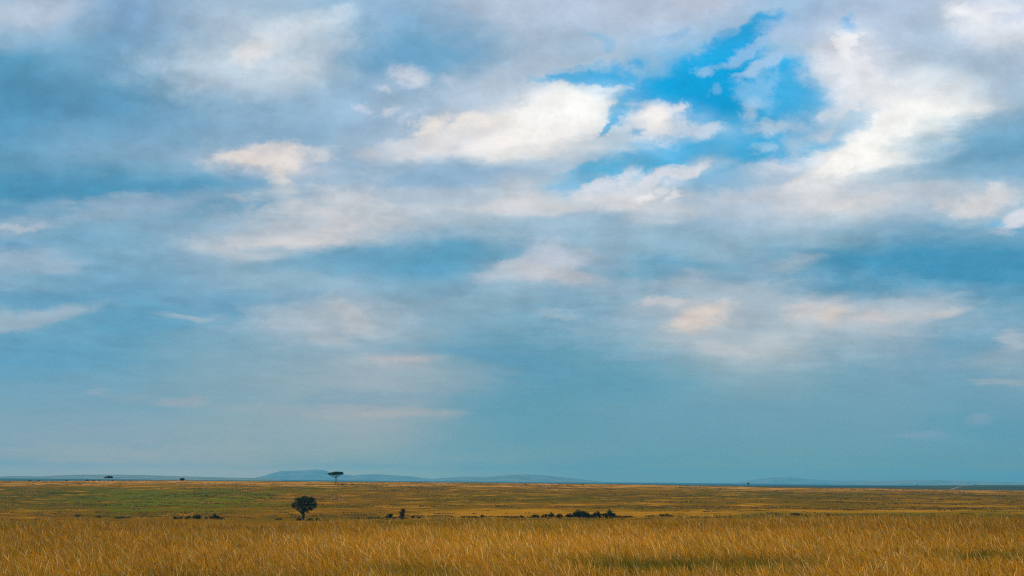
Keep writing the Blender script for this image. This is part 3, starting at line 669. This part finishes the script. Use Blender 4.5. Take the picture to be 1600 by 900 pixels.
def acacia(px, py, hpx, wpx, label, seed, d0=600, rel=None, n=5000, group=None, d1=1100):
    """flat-topped thorn tree: bare leaning stem, spreading limbs, layered flat crown"""
    x, y, z = hit(px, py, d0, d1)
    s = y / F
    H, Wd = hpx * s, wpx * s
    T = empty('acacia_tree', (x, y, z - .1)); tag(T, label, 'tree', group)
    g = np.random.default_rng(seed)
    lobs = []
    for (fx, fz, frx, frz, wt) in rel:
        lobs.append((fx * Wd, g.normal(0, .08) * Wd, fz * H, frx * Wd, frx * Wd * .9, frz * H, wt))
    leaves('crown', lobs, n, .022 * Wd + .05, M_DARKLEAF, T, seed, .3)
    w_ = Wood(); fork = .52 * H; R = .030 * H
    w_.add([(0, 0, -.3), (.01 * Wd, 0, .06 * H), (.02 * Wd, 0, .28 * H), (.0, 0, fork), (.0, .01 * Wd, fork + .08 * H)], [R * 2.0, R * 1.25, R, R * .85, R * .7], 9)
    for L in lobs:
        c = np.array(L[:3]); c[2] -= L[5] * .3; st = np.array([0, 0, fork + g.uniform(-.02, .06) * H]); mid = st * .45 + c * .55; mid[2] -= .04 * H
        w_.add([st, mid, c], [R * .55, R * .4, R * .18], 6)
        for _ in range(2):
            e = c + g.normal(size=3) * np.array(L[3:6]) * .6; w_.add([mid, (mid + e) / 2, e], [R * .3, R * .2, R * .08], 5)
    if hpx > 15:
        st = np.array([.01 * Wd, 0, .36 * H]); w_.add([st, st + [.06 * Wd, 0, .05 * H], st + [.14 * Wd, .02, .11 * H]], [R * .5, R * .4, R * .2], 6)
    w_.build('trunk', M_BARK, T)
    return T
A1 = [(-.36, .82, .12, .045, 1), (-.22, .86, .16, .07, 1), (-.02, .88, .18, .085, 1), (.18, .89, .17, .085, 1), (.34, .90, .12, .07, 1), (.38, .83, .08, .06, .8), (.1, .83, .16, .07, .8), (-.14, .81, .12, .05, .8), (.05, .94, .2, .04, .6), (-.46, .83, .05, .02, .5)]
# the crown is carried slightly left of the stem
A1 = [(a - .02, b, c, d, e) for a, b, c, d, e in A1]
acacia(524.3, 757.4, 20.0, 25, 'tall flat-topped acacia with a bare stem standing on the crest of the grassland', 21, 700, A1, 6000, d1=905)
A2 = [(-.3, .62, .2, .14, 1), (0, .74, .26, .2, 1), (.22, .72, .26, .24, 1), (.34, .62, .14, .18, 1), (-.44, .56, .08, .08, .6)]
acacia(169.3, 751.4, 8.2, 14.5, 'small spreading acacia far off on the skyline, widest of the trees there', 22, 820, A2, 2200, d1=930)
A3 = [(-.1, .72, .3, .14, 1), (.15, .78, .3, .16, 1), (.0, .66, .3, .1, .8)]
acacia(1169.0, 759.3, 7.0, 6.4, 'tiny lone thorn tree on the skyline far right of all the other trees', 23, 820, A3, 900, d1=930)

def shrub(px, py, wpx, hpx, label, seed, mat=None, d0=250, d1=1000, group='low bushes along the hollow', shape='dome', name='bush', lean=0.0, y_up=False):
    if y_up: py, hpx = py - .9, hpx * 1.05 + .9
    x, y, z = hit(px, py, d0, d1)
    s = y / F; Wd, H = wpx * s, hpx * s
    T = empty(name, (x, y, z - .08)); tag(T, label, 'tree' if name.endswith('tree') else 'bush', group)
    g = np.random.default_rng(seed)
    lobs = []
    nl = int(np.clip(round(Wd / max(H, .4) * 3), 3, 14))
    for i in range(nl):
        fx = (i + .5) / nl - .5 + g.normal(0, .04)
        env = (1 - (2 * abs(fx)) ** 2.2) ** .5 if shape == 'dome' else (.55 + .45 * g.random())
        rx = Wd * (.5 / nl + .10); rz = H * env * g.uniform(.36, .5)
        lobs.append((fx * Wd * .86 + lean * rz, g.normal(0, .12) * min(Wd, 2 * H), rz * g.uniform(.85, 1.1), rx, min(rx, H * .6) + .1, rz, 1))
    if shape == 'tall':
        lobs = [(lean * H * t + g.normal(0, .06) * Wd, g.normal(0, .1) * Wd, H * t, Wd * (.46 - .22 * t) , Wd * .4, H * .2, 1) for t in (.15, .3, .45, .6, .75, .9)]
    leaves('foliage', lobs, int(np.clip(Wd * H * 330, 160, 7000)), float(np.clip(.05 + .03 * H, .07, .16)) * (1 if y < 500 else 2), mat or M_BUSH, T, seed + 1, .35)
    w_ = Wood()
    for i in range(min(nl, 8)):
        L = lobs[i % len(lobs)]; b = np.array([L[0] * .08, L[1] * .08, -.15]); e = np.array([L[0], L[1], L[2] + L[5] * .6])
        w_.add([b, (b + e) / 2 + g.normal(0, .05, 3), e], [.05, .035, .015], 5)
    w_.build('stems', M_BARK, T)
    return T
SH = [
 (120, 808.5, 9, 4, 'low dark scrub patch, leftmost in the hollow', 0, 'flat'),
 (155, 809.5, 9, 3.5, 'dark scrub patch between the leftmost scrub and a long low strip', 0, 'flat'),
 (190, 811, 28, 3.2, 'long thin strip of dark scrub lying left of the leftmost bushes', 0, 'flat'),
 (277, 812, 14, 6, 'brown twiggy bush at the left end of the leftmost bush cluster', 1, 'flat'),
 (294, 812, 9, 6, 'small dark bush beside the brown twiggy one', 0, 'dome'),
 (308, 812, 14, 9, 'largest bush of the leftmost cluster, dark with a brown top', 0, 'dome'),
 (322, 812, 5, 4.5, 'tiny dark bush in the gap between two larger bushes', 0, 'dome'),
 (335, 812, 15, 9, 'dark bush with reddish twigs at the right end of the leftmost cluster', 0, 'dome'),
 (345, 812, 8, 4.5, 'reddish twiggy bush touching the right end of the leftmost cluster', 1, 'flat'),
 (436, 813, 11, 3.5, 'low faint bush in the grass left of the round tree', 0, 'flat'),
 (467, 814.5, 9, 6, 'dark bush pressed against the left foot of the round tree', 0, 'dome'),
 (485, 814, 8, 4.5, 'low bush just right of the round tree trunk', 0, 'dome'),
 (496, 814, 8, 5.5, 'second low bush right of the round tree, slightly taller', 0, 'dome'),
 (557, 812.5, 26, 4.5, 'flat green mound of scrub between the round tree and the middle bushes', 0, 'dome'),
 (577, 812.5, 14, 4.5, 'small green bush next to the flat mound of scrub', 0, 'dome'),
 (592, 812, 18, 3.8, 'low scrub leading up to the pair of middle bushes', 0, 'flat'),
 (610, 812, 16, 9.5, 'rounded dark bush beside the tall brownish shrub', 0, 'dome'),
 (626, 812, 12.5, 13.5, 'tall narrow brownish shrub leaning over, next to a rounded bush', 2, 'tall'),
 (645, 811, 6, 6, 'small pointed dark bush right of the tall brownish shrub', 0, 'dome'),
 (655, 811, 6, 4, 'tiny reddish bush right of the small pointed one', 1, 'dome'),
 (742, 810, 40, 3.6, 'long thin strip of dark scrub in the middle of the hollow', 0, 'flat'),
 (753, 808.5, 4, 5, 'tiny bush poking above the middle strip of scrub', 0, 'dome'),
 (794, 810, 30, 3.8, 'second strip of dark scrub nearer the long bush row', 0, 'flat'),
 (815, 810, 6, 5, 'small bush between the second scrub strip and the bush row', 0, 'dome'),
 (836, 810, 17, 5.5, 'low bush starting the long bush row on its left end', 0, 'dome'),
 (851, 810, 13, 7, 'second bush of the long row, low and lumpy', 0, 'dome'),
 (861, 810, 10, 9.5, 'small upright bush with a flat head in the long row', 0, 'dome'),
 (874, 810, 13, 7.5, 'low green bush in the long row after the flat-headed one', 0, 'dome'),
 (889, 810, 13, 8.5, 'brownish bush touching the biggest bush on its left', 1, 'dome'),
 (907.5, 810, 25, 16, 'biggest bush of the long row, dark and dome shaped', 0, 'dome'),
 (922, 810, 10, 6, 'low green bush just right of the biggest one', 0, 'dome'),
 (932, 810, 16, 11, 'dark bush between the biggest bush and the broad reddish one', 0, 'dome'),
 (951, 810, 21, 12.5, 'broad dark bush with reddish twigs near the right end of the row', 0, 'dome'),
 (968, 810, 18, 5, 'low straggling bush ending the long row', 0, 'flat'),
 (983, 809.5, 18, 3.8, 'thin patch of scrub trailing off after the long row', 0, 'flat'),
 (1040, 808.5, 28, 5.2, 'flat dark mound of scrub standing alone right of the long bush row', 0, 'dome'),
 (1017, 808.5, 18, 2.6, 'thin dark strip at the left edge of the lone flat mound', 0, 'flat'),
 (1219, 808, 5, 2.2, 'tiny dark scrub speck left of the rightmost mounds', 0, 'dome'),
 (1243, 806.5, 22, 4.6, 'flat dark mound of scrub, larger of the rightmost two', 0, 'dome'),
 (1263, 806.5, 16, 2.6, 'thin dark scrub tail right of the larger rightmost mound', 0, 'flat'),
 (1296, 806.5, 14, 3, 'low green scrub edging the hollow far to the right', 0, 'flat'),
 (1394, 806, 5, 2.6, 'single small dark shrub in the green strip of the hollow', 0, 'dome'),
 (1510, 804.5, 26, 2.6, 'low green scrub in the hollow, farthest to the right', 0, 'flat'),
]
for i, (px, py, w_, h_, lab, kd, shp) in enumerate(SH):
    shrub(px, py, w_, h_, lab, 100 + 3 * i, (M_BUSH, M_BROWN, M_BROWN)[kd], shape=shp if shp != 'flat' else 'flat', lean=.22 if shp == 'tall' else 0, y_up=True)
SK = [
 (284.6, 751.0, 5.6, 5.6, 'small dark dome-shaped tree alone on the skyline, left of the tall acacia', 'dark_tree', 820, 930),
 (47, 751.2, 5, 1.6, 'tiny low bush at the very left end of the skyline', 'bush', 820, 930), (60, 751.4, 4, 1.6, 'tiny low bush on the skyline, second from its left end', 'bush', 820, 930),
 (104, 751.4, 3.2, 2.2, 'tiny rounded bush alone on the skyline between two pairs of low bushes', 'bush', 820, 930),
 (136, 751.2, 4, 2.6, 'small low bush on the skyline, widest of the three left of the spreading acacia', 'bush', 820, 930),
 (146.3, 751.2, 3.6, 2.2, 'tiny dark bush on the skyline, middle of the three left of the spreading acacia', 'bush', 820, 930),
 (155.2, 751.2, 2.6, 1.8, 'tiny bush on the skyline nearest the spreading acacia on its left', 'bush', 820, 930),
 (175.6, 751.2, 1.8, 1.8, 'tiny bush on the skyline just right of the spreading acacia', 'bush', 820, 930),
 (535, 758, 6.4, 2.2, 'dark low bush in the grass right of the tall acacia stem', 'bush', 700, 905), (551, 757.5, 4.6, 1.8, 'smaller dark low bush farther right of the tall acacia', 'bush', 700, 905), (528.5, 757.8, 2.4, 1.4, 'tiny dark bush at the foot of the tall acacia', 'bush', 700, 905),
 (821, 757.4, 2.6, 1.8, 'tiny dark bush on the skyline above the long bush row', 'bush', 780, 905), (911, 757.3, 2.2, 1.4, 'faint tiny bush on the skyline above the biggest bush', 'bush', 780, 905),
]
for i, (px, py, w_, h_, lab, nm_, d0, d1) in enumerate(SK):
    shrub(px, py, w_, h_, lab, 400 + 3 * i, None, d0, d1, group='bushes on the skyline' if nm_ == 'bush' else None, name=nm_)
# trees out on the far plain, half lost in the air
FP = [(97, 2600, 4.0, 6.5, 'hazy flat-topped tree far out on the plain, first from the left'), (230, 3000, 3.5, 8, 'hazy low tree far out on the plain right of the spreading acacia'),
      (332, 2700, 6.5, 5.5, 'hazy rounded tree far out on the plain, tallest of the faint ones'), (360, 3000, 3.6, 4, 'faint tiny tree far out on the plain after the rounded one'),
      (411.5, 2600, 4.6, 6.5, 'hazy small tree far out on the plain below the long hill'), (1432, 3350, 3.4, 8, 'faint low tree on the dark rise to the far right'), (1523, 3350, 3.2, 12, 'faint strip-like thicket on the dark rise, farthest to the right')]
for i, (px, d, h_, w_, lab) in enumerate(FP):
    r = ray(px, 750); x, y = r[0] * d, d; z = hz(x, y)
    T = empty('far_tree', (x, y, z - .1)); tag(T, lab, 'tree', 'faint trees on the far plain')
    leaves('crown', [(0, 0, h_ * .68, w_ * .5, w_ * .4, h_ * .3, 1), (w_ * .2, 0, h_ * .75, w_ * .3, w_ * .3, h_ * .22, 1)], 260, .5, M_DARKLEAF, T, 600 + i, .3)
    w2_ = Wood(); w2_.add([(0, 0, -.3), (.1, 0, h_ * .3), (0, 0, h_ * .7)], [.35, .25, .12]); w2_.build('trunk', M_BARK, T)

# pale stones lying in the slope grass
def stone(px, py, size, label, seed):
    x, y, z = hit(px, py, 380, 900)
    g = np.random.default_rng(seed); bm = bmesh.new(); bmesh.ops.create_icosphere(bm, subdivisions=2, radius=1)
    dirs = g.normal(size=(6, 3)); dirs /= np.linalg.norm(dirs, axis=1)[:, None]
    for v in bm.verts:
        p = np.array(v.co); k = 1 - .35 * max(0, (dirs @ p).max() - .72) * 3 + g.normal(0, .03); v.co = Vector(p * k * np.array([size, size * .7, size * .6]))
    me = bpy.data.meshes.new('stone'); bm.to_mesh(me); bm.free(); me.materials.append(M_STONE)
    o = bpy.data.objects.new('stone', me); COL.objects.link(o); o.location = (x, y, z + size * .28); tag(o, label, 'stone', 'pale stones on the slope')
for a in [(518.2, 779.3, .55, 'pale round stone on the slope, brightest and leftmost of a short row', 1), (522.5, 779.8, .45, 'pale stone in the short row, next after the brightest', 2), (526, 779.8, .42, 'dull pale stone in the middle of the short row', 3),
          (529.4, 781.2, .42, 'small pale stone near the right end of the short row', 4), (534.4, 781.6, .45, 'last pale stone at the right end of the short row', 5), (207.5, 791.8, .42, 'single small pale stone on the green slope below the spreading acacia', 6)]:
    stone(*a)

# bird high in front of the clouds
r = ray(380.3, 116.2); D_ = 220.0
B = (r[0] * D_, D_, CAM[2] + r[2] * D_)
bm = bmesh.new()
body = [(-.20, 0, .0, .01), (-.13, 0, 0, .05), (0, 0, 0, .075), (.12, 0, .01, .055), (.17, 0, .02, .035), (.24, 0, .02, .006)]
ringv = []
for (x, y, z, r_) in body:
    ringv.append([bm.verts.new((x, r_ * math.cos(t), z + r_ * math.sin(t))) for t in [k * math.pi / 4 for k in range(8)]])
for a, b in zip(ringv[:-1], ringv[1:]):
    for k in range(8): bm.faces.new((a[k], a[(k + 1) % 8], b[(k + 1) % 8], b[k]))
for sg in (-1, 1):
    p = [(.08, .05, .02), (-.08, .05, .02), (.10, .28, .12), (-.06, .27, .12), (.02, .52, .09), (-.04, .50, .09)]
    top = [bm.verts.new((a, sg * b, c + .006)) for a, b, c in p]; bot = [bm.verts.new((a, sg * b, c - .006)) for a, b, c in p]
    for i, j, k, l in ((0, 1, 3, 2), (2, 3, 5, 4)):
        bm.faces.new([top[q] for q in (i, j, k, l)]); bm.faces.new([bot[q] for q in (l, k, j, i)])
    for i, j in ((0, 2), (2, 4), (4, 5), (5, 3), (3, 1), (1, 0)):
        bm.faces.new((top[i], top[j], bot[j], bot[i]))
tl = [bm.verts.new(q) for q in ((-.18, .02, .01), (-.18, -.02, .01), (-.32, -.06, .015), (-.32, .06, .015), (-.18, .02, -.005), (-.18, -.02, -.005), (-.32, -.06, .0), (-.32, .06, .0))]
for q in ((0, 1, 2, 3), (7, 6, 5, 4), (0, 4, 5, 1), (1, 5, 6, 2), (2, 6, 7, 3), (3, 7, 4, 0)): bm.faces.new([tl[i] for i in q])
bmesh.ops.recalc_face_normals(bm, faces=bm.faces)
mt, N, out = material('feathers'); b_ = N.n.new('ShaderNodeBsdfDiffuse'); b_.inputs[0].default_value = (.02, .018, .016, 1); N.l.new(b_.outputs[0], out.inputs[0])
me = bpy.data.meshes.new('bird'); bm.to_mesh(me); bm.free(); me.materials.append(mt)
bo = bpy.data.objects.new('bird', me); COL.objects.link(bo); bo.location = B; bo.scale = (.5, .5, .5); bo.rotation_euler = (rad(18), rad(-10), rad(40))
tag(bo, 'tiny dark bird gliding high in front of the pale cloud', 'bird')

# track across the dark rise on the right
tp = []
for (x0, d) in [(1478, 1750), (1484, 2050), (1492, 2400), (1499, 2750), (1506, 3150), (1514, 3450)]:
    r = ray(x0, 762); tp.append((r[0] * d, d))
V, Fq = [], []
pts = []
for i in range(len(tp) - 1):
    for t in np.linspace(0, 1, 14, endpoint=False): pts.append((tp[i][0] * (1 - t) + tp[i + 1][0] * t, tp[i][1] * (1 - t) + tp[i + 1][1] * t))
for i, (x, y) in enumerate(pts):
    for sx in np.linspace(-3.2, 3.2, 5): V.append((x + sx, y, hz(x + sx, y) + .35))
for i in range(len(pts) - 1):
    for k in range(4): Fq.append((i * 5 + k, i * 5 + k + 1, i * 5 + k + 6, i * 5 + k + 5))
mt, N, out = material('track_dust'); b_ = N.n.new('ShaderNodeBsdfDiffuse'); g_ = N.n.new('ShaderNodeNewGeometry')
N.l.new(N.mix(N.noise(g_.outputs['Position'], .05, 3)[0], (.14, .11, .07, 1), (.22, .18, .12, 1)), b_.inputs[0]); N.l.new(b_.outputs[0], out.inputs[0])
tag(mesh_np('dirt_track', V, Fq, mt, smooth=True), kind='structure')
